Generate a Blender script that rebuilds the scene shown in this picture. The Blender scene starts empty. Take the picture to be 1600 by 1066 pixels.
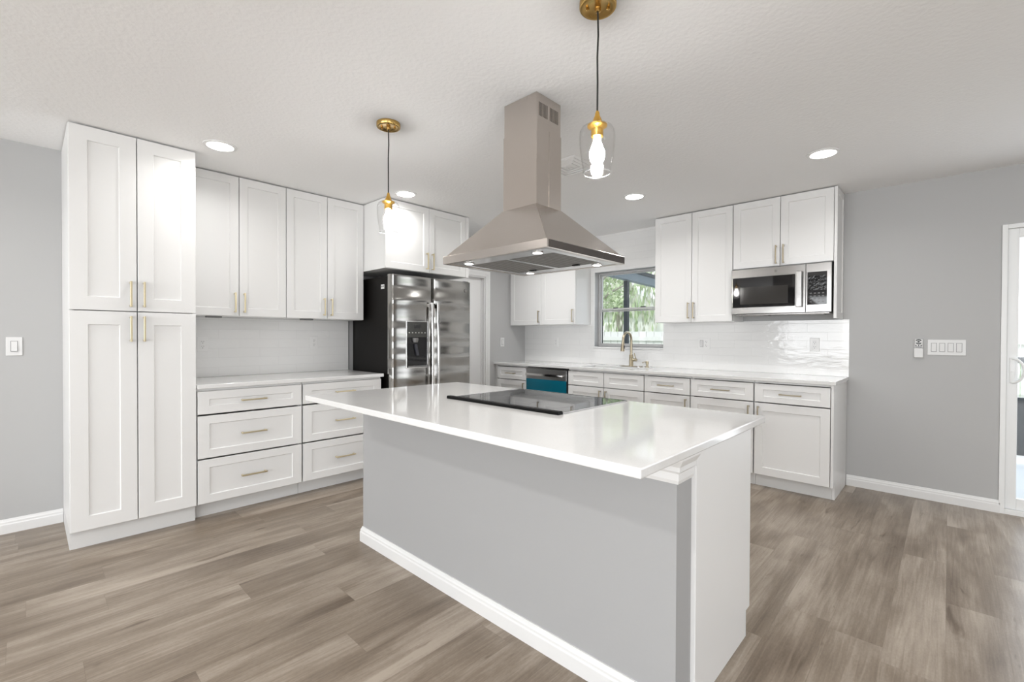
import bpy, bmesh, math, random
from mathutils import Vector, Matrix
random.seed(7)
SC = bpy.context.scene
COL = SC.collection
R = math.radians
PI = math.pi

# ------------------------------------------------------------------ camera, world, light, exposure
H = 1.2368
cam_d = bpy.data.cameras.new('camera')
cam = bpy.data.objects.new('camera', cam_d); COL.objects.link(cam)
cam_d.sensor_fit = 'HORIZONTAL'; cam_d.sensor_width = 36.0
cam_d.lens = 720.6 / 1600 * 36.0
cam_d.clip_start = 0.05; cam_d.clip_end = 200
cam.matrix_world = (Matrix.Translation((0, 0, H)) @ Matrix.Rotation(R(43.4837), 4, 'Z')
                    @ Matrix.Rotation(R(90 - 0.5849), 4, 'X') @ Matrix.Rotation(R(0.213), 4, 'Z'))
SC.camera = cam

SC.view_settings.view_transform = 'Standard'
SC.view_settings.look = 'None'
SC.view_settings.gamma = 1.0
SC.view_settings.use_curve_mapping = False
SC.view_settings.exposure = 0.18
SC.cycles.use_denoising = True
SC.cycles.max_bounces = 10
SC.cycles.diffuse_bounces = 6
SC.cycles.glossy_bounces = 5
SC.cycles.transparent_max_bounces = 10
SC.cycles.sample_clamp_indirect = 6.0
SC.cycles.caustics_reflective = False
SC.cycles.caustics_refractive = False

W = bpy.data.worlds.new('overcast_sky'); SC.world = W
W.use_nodes = True
wn = W.node_tree.nodes; wl = W.node_tree.links
bgn = wn['Background']
wtc = wn.new('ShaderNodeTexCoord'); wsep = wn.new('ShaderNodeSeparateXYZ'); wcr = wn.new('ShaderNodeValToRGB')
wl.new(wtc.outputs['Generated'], wsep.inputs[0]); wl.new(wsep.outputs['Z'], wcr.inputs[0])
wcr.color_ramp.elements[0].position = 0.0; wcr.color_ramp.elements[0].color = (0.95, 0.97, 1.0, 1)
wcr.color_ramp.elements[1].position = 0.6; wcr.color_ramp.elements[1].color = (0.72, 0.85, 1.0, 1)
wl.new(wcr.outputs[0], bgn.inputs[0])
bgn.inputs[1].default_value = 1.7

def area_light(name, loc, target, sx, sy, power, color=(1, 1, 1)):
    d = bpy.data.lights.new(name, 'AREA'); d.shape = 'RECTANGLE'; d.size = sx; d.size_y = sy
    d.energy = power; d.color = color
    o = bpy.data.objects.new(name, d); COL.objects.link(o); o.location = loc
    o.rotation_euler = (Vector(target) - Vector(loc)).to_track_quat('-Z', 'Y').to_euler()
    return o

# rear and side lamps: added daylight at unseen openings; patio door is visible
DAY = (0.96, 0.985, 1.0)
sun_d = bpy.data.lights.new('sun', 'SUN'); sun_d.energy = 2.2; sun_d.angle = R(3); sun_d.color = (1.0, 0.97, 0.92)
sun = bpy.data.objects.new('sun', sun_d); COL.objects.link(sun); sun.rotation_euler = (R(38), 0, R(12))
area_light('added_daylight_rear_left', (-1.9, -4.25, 1.25), (-1.9, 0, 1.25), 2.6, 1.9, 82, DAY)
area_light('added_daylight_rear_right', (1.6, -4.25, 1.15), (1.6, 0, 1.15), 2.6, 2.1, 80, DAY)
area_light('added_daylight_side', (3.75, -1.2, 1.25), (0, -1.2, 1.25), 2.4, 1.9, 38, DAY)
area_light('daylight_patio_door', (1.25, 4.98, 1.1), (1.25, 0, 1.0), 1.6, 1.9, 20, (0.96, 0.98, 1.0))

# ------------------------------------------------------------------ materials
def nodes_of(m):
    m.use_nodes = True
    return m.node_tree.nodes, m.node_tree.links

def pm(name, col, rough=0.5, metal=0.0, spec=0.5, **kw):
    m = bpy.data.materials.new(name); n, l = nodes_of(m); b = n['Principled BSDF']
    b.inputs['Base Color'].default_value = (*col, 1)
    b.inputs['Roughness'].default_value = rough
    b.inputs['Metallic'].default_value = metal
    b.inputs['Specular IOR Level'].default_value = spec
    for k, v in kw.items(): b.inputs[k].default_value = v
    return m

def add_bump(m, scale, strength, dist=0.002, detail=3.0, stretch=(1, 1, 1)):
    n, l = nodes_of(m); b = n['Principled BSDF']
    tc = n.new('ShaderNodeTexCoord'); mp = n.new('ShaderNodeMapping'); mp.inputs['Scale'].default_value = stretch
    nz = n.new('ShaderNodeTexNoise'); nz.inputs['Scale'].default_value = scale; nz.inputs['Detail'].default_value = detail
    bp = n.new('ShaderNodeBump'); bp.inputs['Strength'].default_value = strength; bp.inputs['Distance'].default_value = dist
    l.new(tc.outputs['Object'], mp.inputs[0]); l.new(mp.outputs[0], nz.inputs['Vector'])
    l.new(nz.outputs['Fac'], bp.inputs['Height']); l.new(bp.outputs[0], b.inputs['Normal'])
    return nz, mp

M = {}
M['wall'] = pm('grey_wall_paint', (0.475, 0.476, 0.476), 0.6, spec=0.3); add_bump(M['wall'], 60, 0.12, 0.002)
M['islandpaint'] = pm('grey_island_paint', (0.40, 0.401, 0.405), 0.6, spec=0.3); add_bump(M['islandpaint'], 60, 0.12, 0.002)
M['ceiling'] = pm('white_textured_ceiling', (0.90, 0.90, 0.90), 0.9, spec=0.1); add_bump(M['ceiling'], 50, 0.5, 0.004, 4)
M['trim'] = pm('white_semi_gloss_trim', (0.80, 0.80, 0.797), 0.35)
M['cab'] = pm('white_satin_cabinet_paint', (0.80, 0.798, 0.792), 0.33, spec=0.45)
M['cabin'] = pm('cabinet_carcass_white', (0.62, 0.615, 0.60), 0.6)
M['toe'] = pm('toe_kick_white', (0.72, 0.72, 0.715), 0.5)
M['vinyl'] = pm('white_vinyl', (0.85, 0.86, 0.86), 0.35)
M['plate'] = pm('white_switch_plastic', (0.72, 0.72, 0.717), 0.3)
M['slot'] = pm('brown_slot_shadow', (0.07, 0.055, 0.045), 0.6)
M['plated'] = pm('dark_glossy_rim_plate', (0.07, 0.06, 0.055), 0.18, 0.3)
M['outlet'] = pm('bright_white_outlet_plastic', (0.86, 0.86, 0.855), 0.25)
M['dark'] = pm('dark_gap', (0.015, 0.015, 0.015), 0.7)
M['steel'] = pm('brushed_stainless_steel', (0.60, 0.59, 0.575), 0.22, 1.0)
M['hoodsteel'] = pm('warm_brushed_steel', (0.60, 0.55, 0.51), 0.2, 1.0)
M['steel2'] = pm('polished_steel', (0.70, 0.695, 0.69), 0.15, 1.0)
M['steeld'] = pm('dark_stainless_steel', (0.30, 0.29, 0.28), 0.25, 1.0)
add_bump(M['steel'], 6, 0.05, 0.01, 1.0)
M['fsteel'] = pm('rippled_stainless_door', (0.36, 0.352, 0.338), 0.15, 1.0); add_bump(M['fsteel'], 1.0, 0.7, 0.08, 0.0, (0.45, 0.45, 5.5))
M['msteel'] = pm('microwave_stainless', (0.43, 0.42, 0.41), 0.2, 1.0)
M['dsteel'] = pm('dishwasher_stainless', (0.42, 0.415, 0.41), 0.34, 1.0)
M['filter'] = pm('baffle_filter_steel', (0.22, 0.21, 0.20), 0.4, 0.8)
M['gold'] = pm('brushed_gold', (0.78, 0.68, 0.46), 0.3, 1.0)
M['champ'] = pm('champagne_bronze', (0.50, 0.435, 0.32), 0.28, 1.0)
M['brass'] = pm('antique_brass', (0.58, 0.38, 0.13), 0.25, 1.0)
M['brass2'] = pm('warm_brass_socket', (0.75, 0.45, 0.10), 0.3, 1.0)
M['cord'] = pm('black_fabric_cord', (0.012, 0.011, 0.010), 0.7)
M['fridge_side'] = pm('black_fridge_side', (0.007, 0.006, 0.0055), 0.5, spec=0.15)
M['black'] = pm('black_plastic', (0.012, 0.012, 0.013), 0.3)
M['blackgloss'] = pm('black_gloss_glass', (0.008, 0.008, 0.009), 0.04, spec=0.6)
M['cooktop'] = pm('black_ceramic_glass', (0.010, 0.010, 0.012), 0.03, spec=0.5, IOR=2.8)
M['teal'] = pm('teal_protective_film', (0.0, 0.13, 0.20), 0.3)
M['grey'] = pm('mid_grey_plastic', (0.18, 0.18, 0.18), 0.4)
M['sink'] = pm('white_sink', (0.75, 0.75, 0.74), 0.25)
M['alu'] = pm('grey_aluminium_frame', (0.55, 0.55, 0.55), 0.45, 0.2)
M['alud'] = pm('dark_aluminium_gasket', (0.03, 0.03, 0.03), 0.5)
M['lanai'] = pm('dark_slate_lanai_frame', (0.022, 0.028, 0.032), 0.6)
M['lanailight'] = pm('grey_lanai_rafter', (0.12, 0.15, 0.17), 0.6)
M['fence'] = pm('white_vinyl_fence', (0.56, 0.56, 0.53), 0.6)
M['bark'] = pm('tree_bark', (0.36, 0.33, 0.29), 0.9)
M['leafg'] = pm('green_leaves', (0.48, 0.56, 0.36), 0.7)
M['leafs'] = pm('grey_green_moss', (0.68, 0.665, 0.60), 0.8)
M['lawn'] = pm('lawn_green', (0.22, 0.30, 0.14), 0.9); add_bump(M['lawn'], 30, 0.6, 0.02)
M['patio'] = pm('pale_patio_concrete', (0.72, 0.71, 0.68), 0.7)
M['roofw'] = pm('pale_stucco', (0.80, 0.79, 0.76), 0.8)

def emit(name, col, s):
    m = bpy.data.materials.new(name); n, l = nodes_of(m)
    b = n['Principled BSDF']; b.inputs['Base Color'].default_value = (*col, 1)
    b.inputs['Emission Color'].default_value = (*col, 1); b.inputs['Emission Strength'].default_value = s
    return m
M['led'] = emit('led_lens', (1.0, 0.97, 0.92), 9.0)
M['bulb'] = emit('lit_filament_bulb', (1.0, 0.98, 0.95), 104.0)
M['hoodled'] = emit('hood_led', (1.0, 0.98, 0.95), 8.0)

def thin_glass(name, tint=(1, 1, 1), base=0.03, edge=0.5, power=3.0):
    m = bpy.data.materials.new(name); n, l = nodes_of(m); n.remove(n['Principled BSDF'])
    out = n['Material Output']; tr = n.new('ShaderNodeBsdfTransparent'); gl = n.new('ShaderNodeBsdfGlossy'); mx = n.new('ShaderNodeMixShader')
    lw = n.new('ShaderNodeLayerWeight'); lw.inputs[0].default_value = 0.5
    pw = n.new('ShaderNodeMath'); pw.operation = 'POWER'; pw.inputs[1].default_value = power
    ma = n.new('ShaderNodeMath'); ma.operation = 'MULTIPLY_ADD'; ma.inputs[1].default_value = edge; ma.inputs[2].default_value = base
    tr.inputs[0].default_value = (*tint, 1); gl.inputs['Roughness'].default_value = 0.02
    l.new(lw.outputs['Facing'], pw.inputs[0]); l.new(pw.outputs[0], ma.inputs[0]); l.new(ma.outputs[0], mx.inputs[0])
    l.new(tr.outputs[0], mx.inputs[1]); l.new(gl.outputs[0], mx.inputs[2])
    l.new(mx.outputs[0], out.inputs[0]); return m
M['glass'] = thin_glass('clear_window_glass')
M['shade'] = thin_glass('clear_pendant_glass', (0.985, 0.985, 0.985), 0.02, 0.45, 4.0)
M['rimglass'] = pm('bright_glass_rim', (0.95, 0.96, 0.96), 0.05, 0.0, 0.8, **{'Transmission Weight': 0.6, 'Alpha': 0.75})

# quartz: white with faint warm-grey speckle and hair veins
def quartz():
    m = pm('white_quartz', (0.80, 0.798, 0.79), 0.08, spec=0.5); n, l = nodes_of(m); b = n['Principled BSDF']
    tc = n.new('ShaderNodeTexCoord'); nz = n.new('ShaderNodeTexNoise'); nz.inputs['Scale'].default_value = 3.0; nz.inputs['Detail'].default_value = 8
    nz.inputs['Distortion'].default_value = 1.2
    cr = n.new('ShaderNodeValToRGB'); e = cr.color_ramp.elements
    e[0].position = 0.35; e[0].color = (0.745, 0.742, 0.735, 1); e[1].position = 0.55; e[1].color = (0.765, 0.763, 0.757, 1)
    l.new(tc.outputs['Object'], nz.inputs['Vector']); l.new(nz.outputs['Fac'], cr.inputs[0])
    nz2 = n.new('ShaderNodeTexNoise'); nz2.inputs['Scale'].default_value = 160; nz2.inputs['Detail'].default_value = 2
    cr2 = n.new('ShaderNodeValToRGB'); e = cr2.color_ramp.elements
    e[0].position = 0.30; e[0].color = (0.86, 0.86, 0.86, 1); e[1].position = 0.45; e[1].color = (1, 1, 1, 1)
    mx = n.new('ShaderNodeMix'); mx.data_type = 'RGBA'; mx.blend_type = 'MULTIPLY'; mx.inputs[0].default_value = 0.35
    l.new(tc.outputs['Object'], nz2.inputs['Vector']); l.new(nz2.outputs['Fac'], cr2.inputs[0])
    l.new(cr.outputs[0], mx.inputs[6]); l.new(cr2.outputs[0], mx.inputs[7]); l.new(mx.outputs[2], b.inputs['Base Color'])
    return m
M['quartz'] = quartz()

# hand-made glossy white subway tile, running bond; axis 0 = along x, 1 = along y
def tile(axis):
    m = pm('glossy_white_subway_tile', (0.80, 0.80, 0.79), 0.07, spec=0.6); n, l = nodes_of(m); b = n['Principled BSDF']
    tc = n.new('ShaderNodeTexCoord'); sp = n.new('ShaderNodeSeparateXYZ'); cb = n.new('ShaderNodeCombineXYZ')
    l.new(tc.outputs['Object'], sp.inputs[0]); l.new(sp.outputs[axis], cb.inputs[0]); l.new(sp.outputs[2], cb.inputs[1])
    br = n.new('ShaderNodeTexBrick'); br.offset = 0.5; br.squash = 1.0
    br.inputs['Color1'].default_value = (0.86, 0.86, 0.855, 1); br.inputs['Color2'].default_value = (0.845, 0.845, 0.84, 1)
    br.inputs['Mortar'].default_value = (0.80, 0.80, 0.795, 1); br.inputs['Scale'].default_value = 1.0
    br.inputs['Mortar Size'].default_value = 0.0016; br.inputs['Mortar Smooth'].default_value = 0.3
    br.inputs['Brick Width'].default_value = 0.303; br.inputs['Row Height'].default_value = 0.0755; br.inputs['Bias'].default_value = 0
    l.new(cb.outputs[0], br.inputs['Vector']); l.new(br.outputs['Color'], b.inputs['Base Color'])
    nz = n.new('ShaderNodeTexNoise'); nz.inputs['Scale'].default_value = 21; nz.inputs['Detail'].default_value = 3.0
    mp = n.new('ShaderNodeMapping'); mp.inputs['Scale'].default_value = (0.6, 1.3, 1)
    l.new(cb.outputs[0], mp.inputs[0]); l.new(mp.outputs[0], nz.inputs['Vector'])
    b1 = n.new('ShaderNodeBump'); b1.inputs['Strength'].default_value = 0.15; b1.inputs['Distance'].default_value = 0.012
    b2 = n.new('ShaderNodeBump'); b2.inputs['Strength'].default_value = 0.5; b2.inputs['Distance'].default_value = 0.002; b2.invert = True
    l.new(nz.outputs['Fac'], b1.inputs['Height']); l.new(br.outputs['Fac'], b2.inputs['Height']); l.new(b1.outputs[0], b2.inputs['Normal'])
    l.new(b2.outputs[0], b.inputs['Normal'])
    return m
M['tile_x'] = tile(0); M['tile_y'] = tile(1)

# taupe vinyl planks running along y
def planks():
    m = pm('taupe_vinyl_plank', (0.3, 0.25, 0.2), 0.29, spec=0.45); n, l = nodes_of(m); b = n['Principled BSDF']
    def math_(op, a, c=None):
        k = n.new('ShaderNodeMath'); k.operation = op
        for i, v in enumerate((a, c)):
            if v is None: continue
            if isinstance(v, (int, float)): k.inputs[i].default_value = v
            else: l.new(v, k.inputs[i])
        return k.outputs[0]
    tc = n.new('ShaderNodeTexCoord'); sp = n.new('ShaderNodeSeparateXYZ'); l.new(tc.outputs['Object'], sp.inputs[0])
    PW, PL = 0.182, 1.22
    u = math_('DIVIDE', sp.outputs[0], PW); row = math_('FLOOR', u); fu = math_('FRACT', u)
    wn1 = n.new('ShaderNodeTexWhiteNoise'); wn1.noise_dimensions = '1D'; l.new(row, wn1.inputs['W'])
    v = math_('ADD', math_('DIVIDE', sp.outputs[1], PL), wn1.outputs['Value']); seg = math_('FLOOR', v); fv = math_('FRACT', v)
    cb = n.new('ShaderNodeCombineXYZ'); l.new(row, cb.inputs[0]); l.new(seg, cb.inputs[1])
    wn2 = n.new('ShaderNodeTexWhiteNoise'); wn2.noise_dimensions = '2D'; l.new(cb.outputs[0], wn2.inputs['Vector'])
    # per-plank shift of the grain
    sc = n.new('ShaderNodeVectorMath'); sc.operation = 'SCALE'; sc.inputs['Scale'].default_value = 7.3; l.new(wn2.outputs['Color'], sc.inputs[0])
    ad = n.new('ShaderNodeVectorMath'); ad.operation = 'ADD'; l.new(tc.outputs['Object'], ad.inputs[0]); l.new(sc.outputs[0], ad.inputs[1])
    def noise(scale, sx, sy, det, dist=0.0):
        mp = n.new('ShaderNodeMapping'); mp.inputs['Scale'].default_value = (sx, sy, 1); l.new(ad.outputs[0], mp.inputs[0])
        z = n.new('ShaderNodeTexNoise'); z.inputs['Scale'].default_value = scale; z.inputs['Detail'].default_value = det; z.inputs['Distortion'].default_value = dist
        l.new(mp.outputs[0], z.inputs['Vector']); return z.outputs['Fac']
    broad = noise(1.0, 7.0, 1.1, 3, 0.5); blotch = noise(1.0, 4.5, 2.4, 4, 0.8); grain = noise(1.0, 85, 3.5, 5, 0.8); cross = noise(1.0, 190, 60, 2)
    cr = n.new('ShaderNodeValToRGB'); e = cr.color_ramp.elements
    e[0].position = 0.33; e[0].color = (0.128, 0.094, 0.066, 1); e[1].position = 0.66; e[1].color = (0.41, 0.348, 0.285, 1)
    k = cr.color_ramp.elements.new(0.49); k.color = (0.238, 0.190, 0.144, 1)
    t = math_('ADD', math_('MULTIPLY', broad, 0.54), math_('MULTIPLY', blotch, 0.22))
    t = math_('ADD', t, math_('MULTIPLY', grain, 0.24))
    t = math_('ADD', t, math_('MULTIPLY', math_('SUBTRACT', wn2.outputs['Value'], 0.5), 0.10))
    t = math_('ADD', t, math_('MULTIPLY', math_('SUBTRACT', cross, 0.5), 0.10))
    l.new(t, cr.inputs[0])
    # knots: rare dark flecks along the grain
    kn = noise(1.0, 16, 3.2, 2, 0.8); kr = n.new('ShaderNodeValToRGB'); e = kr.color_ramp.elements
    e[0].position = 0.675; e[0].color = (1, 1, 1, 1); e[1].position = 0.77; e[1].color = (0.55, 0.5, 0.45, 1); l.new(kn, kr.inputs[0])
    mx = n.new('ShaderNodeMix'); mx.data_type = 'RGBA'; mx.blend_type = 'MULTIPLY'; mx.inputs[0].default_value = 1.0
    l.new(cr.outputs[0], mx.inputs[6]); l.new(kr.outputs[0], mx.inputs[7])
    # seams
    su = math_('LESS_THAN', math_('MINIMUM', fu, math_('SUBTRACT', 1.0, fu)), 0.006)
    sv = math_('LESS_THAN', math_('MINIMUM', fv, math_('SUBTRACT', 1.0, fv)), 0.0009)
    seam = math_('MAXIMUM', su, sv)
    mx2 = n.new('ShaderNodeMix'); mx2.data_type = 'RGBA'; mx2.blend_type = 'MULTIPLY'
    l.new(math_('MULTIPLY', seam, 0.22), mx2.inputs[0]); l.new(mx.outputs[2], mx2.inputs[6]); mx2.inputs[7].default_value = (0.35, 0.3, 0.25, 1)
    l.new(mx2.outputs[2], b.inputs['Base Color'])
    bp = n.new('ShaderNodeBump'); bp.inputs['Strength'].default_value = 0.12; bp.inputs['Distance'].default_value = 0.002
    l.new(grain, bp.inputs['Height']); l.new(bp.outputs[0], b.inputs['Normal'])
    return m
M['floor'] = planks()

# ------------------------------------------------------------------ mesh helpers
def nb(): return bmesh.new()

def box(bm, x0, x1, y0, y1, z0, z1, bev=0.0):
    x0, x1 = min(x0, x1), max(x0, x1); y0, y1 = min(y0, y1), max(y0, y1); z0, z1 = min(z0, z1), max(z0, z1)
    vs = [bm.verts.new((x, y, z)) for x in (x0, x1) for y in (y0, y1) for z in (z0, z1)]
    fs = [bm.faces.new([vs[i] for i in q]) for q in ((0, 1, 3, 2), (4, 6, 7, 5), (0, 4, 5, 1), (2, 3, 7, 6), (0, 2, 6, 4), (1, 5, 7, 3))]
    if bev > 0:
        es = list({e for f in fs for e in f.edges})
        bmesh.ops.bevel(bm, geom=es, offset=bev, segments=2, affect='EDGES', profile=0.5)
    return bm

def frame_of(d):
    d = d.normalized(); a = Vector((0, 0, 1)) if abs(d.z) < 0.9 else Vector((1, 0, 0))
    u = d.cross(a).normalized(); return u, d.cross(u).normalized()

def tube(bm, pts, r, seg=12, caps=True):
    pts = [Vector(p) for p in pts]; rs = r if isinstance(r, (list, tuple)) else [r] * len(pts)
    rings = []; u = None
    for i, p in enumerate(pts):
        d = (pts[min(i + 1, len(pts) - 1)] - pts[max(i - 1, 0)]).normalized()
        if u is None: u, w = frame_of(d)
        else:
            u = (u - d * u.dot(d)).normalized(); w = d.cross(u)
        rings.append([bm.verts.new(p + (u * math.cos(2 * PI * k / seg) + w * math.sin(2 * PI * k / seg)) * rs[i]) for k in range(seg)])
    for a, b in zip(rings, rings[1:]):
        for k in range(seg): bm.faces.new((a[k], a[(k + 1) % seg], b[(k + 1) % seg], b[k]))
    if caps:
        bm.faces.new(rings[0][::-1]); bm.faces.new(rings[-1])
    return bm

def lathe(bm, prof, c=(0, 0, 0), seg=32, caps=True):
    rings = []
    for r, z in prof:
        rings.append([bm.verts.new((c[0] + r * math.cos(2 * PI * k / seg), c[1] + r * math.sin(2 * PI * k / seg), c[2] + z)) for k in range(seg)])
    for a, b in zip(rings, rings[1:]):
        for k in range(seg): bm.faces.new((a[k], a[(k + 1) % seg], b[(k + 1) % seg], b[k]))
    if caps:
        bm.faces.new(rings[0][::-1]); bm.faces.new(rings[-1])
    return bm

def prism(bm, poly, axis, a0, a1):
    """extrude a 2D polygon along axis 'x','y' or 'z'"""
    def P(p, a): return {'x': (a, p[0], p[1]), 'y': (p[0], a, p[1]), 'z': (p[0], p[1], a)}[axis]
    A = [bm.verts.new(P(p, a0)) for p in poly]; B = [bm.verts.new(P(p, a1)) for p in poly]
    bm.faces.new(A[::-1]); bm.faces.new(B)
    for i in range(len(poly)):
        j = (i + 1) % len(poly); bm.faces.new((A[i], A[j], B[j], B[i]))
    return bm

def shaker(bm, x0, x1, z0, z1, y0=0.0, t=0.02, fr=0.058, rec=0.008, rail=None):
    """recessed-panel front in the xz plane, face at y0, looking to -y"""
    rail = rail or fr
    def rect(ix, iz, y): return [bm.verts.new(p) for p in ((x0 + ix, y, z0 + iz), (x1 - ix, y, z0 + iz), (x1 - ix, y, z1 - iz), (x0 + ix, y, z1 - iz))]
    c = 0.0015
    back = rect(0, 0, y0 + t); side = rect(0, 0, y0 + c); front = rect(c, c, y0); inn = rect(fr, rail, y0); pan = rect(fr + 0.004, rail + 0.004, y0 + rec)
    for a, b in ((back, side), (side, front), (front, inn), (inn, pan)):
        for i in range(4):
            j = (i + 1) % 4; bm.faces.new((a[i], a[j], b[j], b[i]))
    bm.faces.new(pan); bm.faces.new(back[::-1])
    return bm

def slab_hole(bm, x0, x1, y0, y1, z0, z1, hx0, hx1, hy0, hy1):
    def ring(a, b, c, d, z): return [bm.verts.new(p) for p in ((a, c, z), (b, c, z), (b, d, z), (a, d, z))]
    ot, ob = ring(x0, x1, y0, y1, z1), ring(x0, x1, y0, y1, z0); it, ib = ring(hx0, hx1, hy0, hy1, z1), ring(hx0, hx1, hy0, hy1, z0)
    for i in range(4):
        j = (i + 1) % 4
        bm.faces.new((ot[i], ot[j], it[j], it[i])); bm.faces.new((ob[j], ob[i], ib[i], ib[j]))
        bm.faces.new((ob[i], ob[j], ot[j], ot[i])); bm.faces.new((it[i], it[j], ib[j], ib[i]))
    return bm

def obj(name, bm, mat, parent=None, smooth=False, bevel=0.0, label=None):
    bmesh.ops.recalc_face_normals(bm, faces=bm.faces)
    me = bpy.data.meshes.new(name); bm.to_mesh(me); bm.free()
    me.materials.append(M[mat] if isinstance(mat, str) else mat)
    o = bpy.data.objects.new(name, me); COL.objects.link(o)
    if parent is not None: o.parent = parent
    if smooth:
        for p in me.polygons: p.use_smooth = True
        if hasattr(me, 'set_sharp_from_angle'): me.set_sharp_from_angle(angle=R(40))
    if bevel:
        b = o.modifiers.new('edge', 'BEVEL'); b.width = bevel; b.segments = 2; b.limit_method = 'ANGLE'; b.angle_limit = R(40)
    if label: o['label'] = label
    return o

def thing(name, label, cat, loc=(0, 0, 0), rz=0.0, group=None):
    o = bpy.data.objects.new(name, None); COL.objects.link(o); o.empty_display_size = 0.1
    o.location = loc; o.rotation_euler = (0, 0, rz); return tag(o, label, cat, group)

def tag(o, label, cat, group=None):
    o['label'] = label; o['category'] = cat
    if group: o['group'] = group
    return o

def struct(o, label, cat):
    o['kind'] = 'structure'; o['label'] = label; o['category'] = cat; return o

# ------------------------------------------------------------------ key dimensions
XW, YB, ZC = -4.245, 4.742, 2.444          # left wall, back wall, ceiling
XP, XU = -3.600, -3.915                     # door faces on the left wall: deep and shallow units
YF, YU = 4.148, 4.420                       # door faces on the back wall: base and wall units
ZT, ZU = 2.436, 1.380                       # top and bottom of wall units
CB, CT = 0.879, 0.907                       # worktop underside and top
ZD = 0.106                                  # bottom of doors (toe-kick height)
XR, YN = 3.6, -4.1                          # right wall and wall behind the camera

# ------------------------------------------------------------------ setting
bm = nb(); box(bm, XW - 0.3, XR + 0.2, YN - 0.2, YB + 0.16, -0.12, 0.0)
struct(obj('floor', bm, 'floor'), 'taupe wood-look plank floor running towards the sink wall', 'floor')
bm = nb(); box(bm, XW - 0.3, XR + 0.2, YN - 0.2, YB + 0.16, ZC, ZC + 0.12)
struct(obj('ceiling', bm, 'ceiling'), 'white lightly textured flat ceiling', 'ceiling')

# left wall with the door opening next to the refrigerator
DY0, DY1, DZ = 3.22, 3.985, 1.985
bm = nb()
box(bm, XW - 0.12, XW, YN - 0.2, DY0, 0, ZC); box(bm, XW - 0.12, XW, DY1, YB + 0.16, 0, ZC); box(bm, XW - 0.12, XW, DY0, DY1, DZ, ZC)
struct(obj('wall_left', bm, 'wall'), 'light grey painted wall behind the pantry and refrigerator', 'wall')
# back wall with window and patio door openings
WX0, WX1, WZ0, WZ1 = -3.116, -2.240, 1.118, 2.008
SX0, SX1, SZ = 0.262, 2.09, 2.034
bm = nb()
for a in ((XW, WX0, 0, ZC), (WX0, WX1, 0, WZ0), (WX0, WX1, WZ1, ZC), (WX1, SX0, 0, ZC), (SX0, SX1, SZ, ZC), (SX1, XR, 0, ZC)):
    box(bm, a[0], a[1], YB, YB + 0.16, a[2], a[3])
struct(obj('wall_back', bm, 'wall'), 'grey painted wall with the sink window and the sliding patio door', 'wall')
bm = nb()
for a in ((YN, -2.4, 0, ZC), (-2.4, 0.0, 0, 0.3), (-2.4, 0.0, 2.2, ZC), (0.0, YB, 0, ZC)): box(bm, XR, XR + 0.12, a[0], a[1], a[2], a[3])  # unseen opening, added to go with the side daylight lamp
struct(obj('wall_right', bm, 'wall'), 'unseen grey wall off to the right, with a window opening added for daylight', 'wall')
bm = nb()
for a in ((XW, -3.2, 0, ZC), (-3.2, -0.6, 0, 0.3), (-3.2, -0.6, 2.2, ZC), (-0.6, 0.3, 0, ZC), (0.3, 2.9, 2.2, ZC), (0.3, 2.9, 0, 0.1), (2.9, XR, 0, ZC)):  # unseen rear openings, added to bring daylight into the room
    box(bm, a[0], a[1], YN - 0.12, YN, a[2], a[3])
struct(obj('wall_front', bm, 'wall'), 'unseen grey wall behind the viewer, with window openings added for daylight', 'wall')

def base_profile(h=0.088):   # (out from wall, height)
    return [(0, 0), (0.015, 0), (0.015, h * 0.62), (0.012, h * 0.70), (0.012, h * 0.80), (0.008, h * 0.88), (0.005, h), (0, h)]
bm = nb(); prism(bm, [(XW + a, z) for a, z in base_profile()], 'y', YN, 0.165)
struct(obj('baseboard_left', bm, 'trim'), 'white moulded baseboard left of the pantry', 'baseboard')
bm = nb(); prism(bm, [(YB - a, z) for a, z in base_profile()], 'x', -0.617, SX0 + 0.008)
struct(obj('baseboard_back', bm, 'trim'), 'white moulded baseboard between base cabinets and patio door', 'baseboard')
bm = nb(); prism(bm, [(YB - a, z) for a, z in base_profile()], 'x', SX1 + 0.06, XR)
struct(obj('baseboard_right', bm, 'trim'), 'white moulded baseboard beyond the patio door', 'baseboard')

# interior door and its casing beside the refrigerator
d2 = bpy.data.objects.new('door_2', None); COL.objects.link(d2); d2.location = (XW, DY0, 0)
struct(d2, 'white interior door in white casing right of the refrigerator', 'door')
bm = nb(); box(bm, -0.085, -0.05, 0.015, DY1 - DY0 - 0.015, 0.008, DZ - 0.012, 0.002); obj('door_leaf', bm, 'trim', d2)
bm = nb(); w = DY1 - DY0
box(bm, -0.12, 0.0, 0.0, 0.018, 0, DZ); box(bm, -0.12, 0.0, w - 0.018, w, 0, DZ); box(bm, -0.12, 0.0, 0.018, w - 0.018, DZ - 0.018, DZ)
box(bm, -0.05, -0.038, 0.018, 0.03, 0, DZ - 0.018); box(bm, -0.05, -0.038, w - 0.03, w - 0.018, 0, DZ - 0.018); obj('door_jamb', bm, 'trim', d2)
bm = nb(); cw = 0.065
for y0, y1, z0, z1 in ((-cw, 0.004, 0, DZ + cw), (w - 0.004, w + cw, 0, DZ + cw), (0.004, w - 0.004, DZ - 0.004, DZ + cw)):
    box(bm, 0.001, 0.014, y0, y1, z0, z1, 0.003)
box(bm, 0.014, 0.019, w + 0.03, w + cw, 0, DZ + cw); box(bm, 0.014, 0.019, -cw, w + 0.03, DZ + 0.03, DZ + cw); obj('casing', bm, 'trim', d2)
d2.location.y = DY0
bm = nb(); lathe(bm, [(0.012, 0), (0.012, 0.03), (0.026, 0.045), (0.028, 0.06), (0.02, 0.075)], seg=20)
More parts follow.
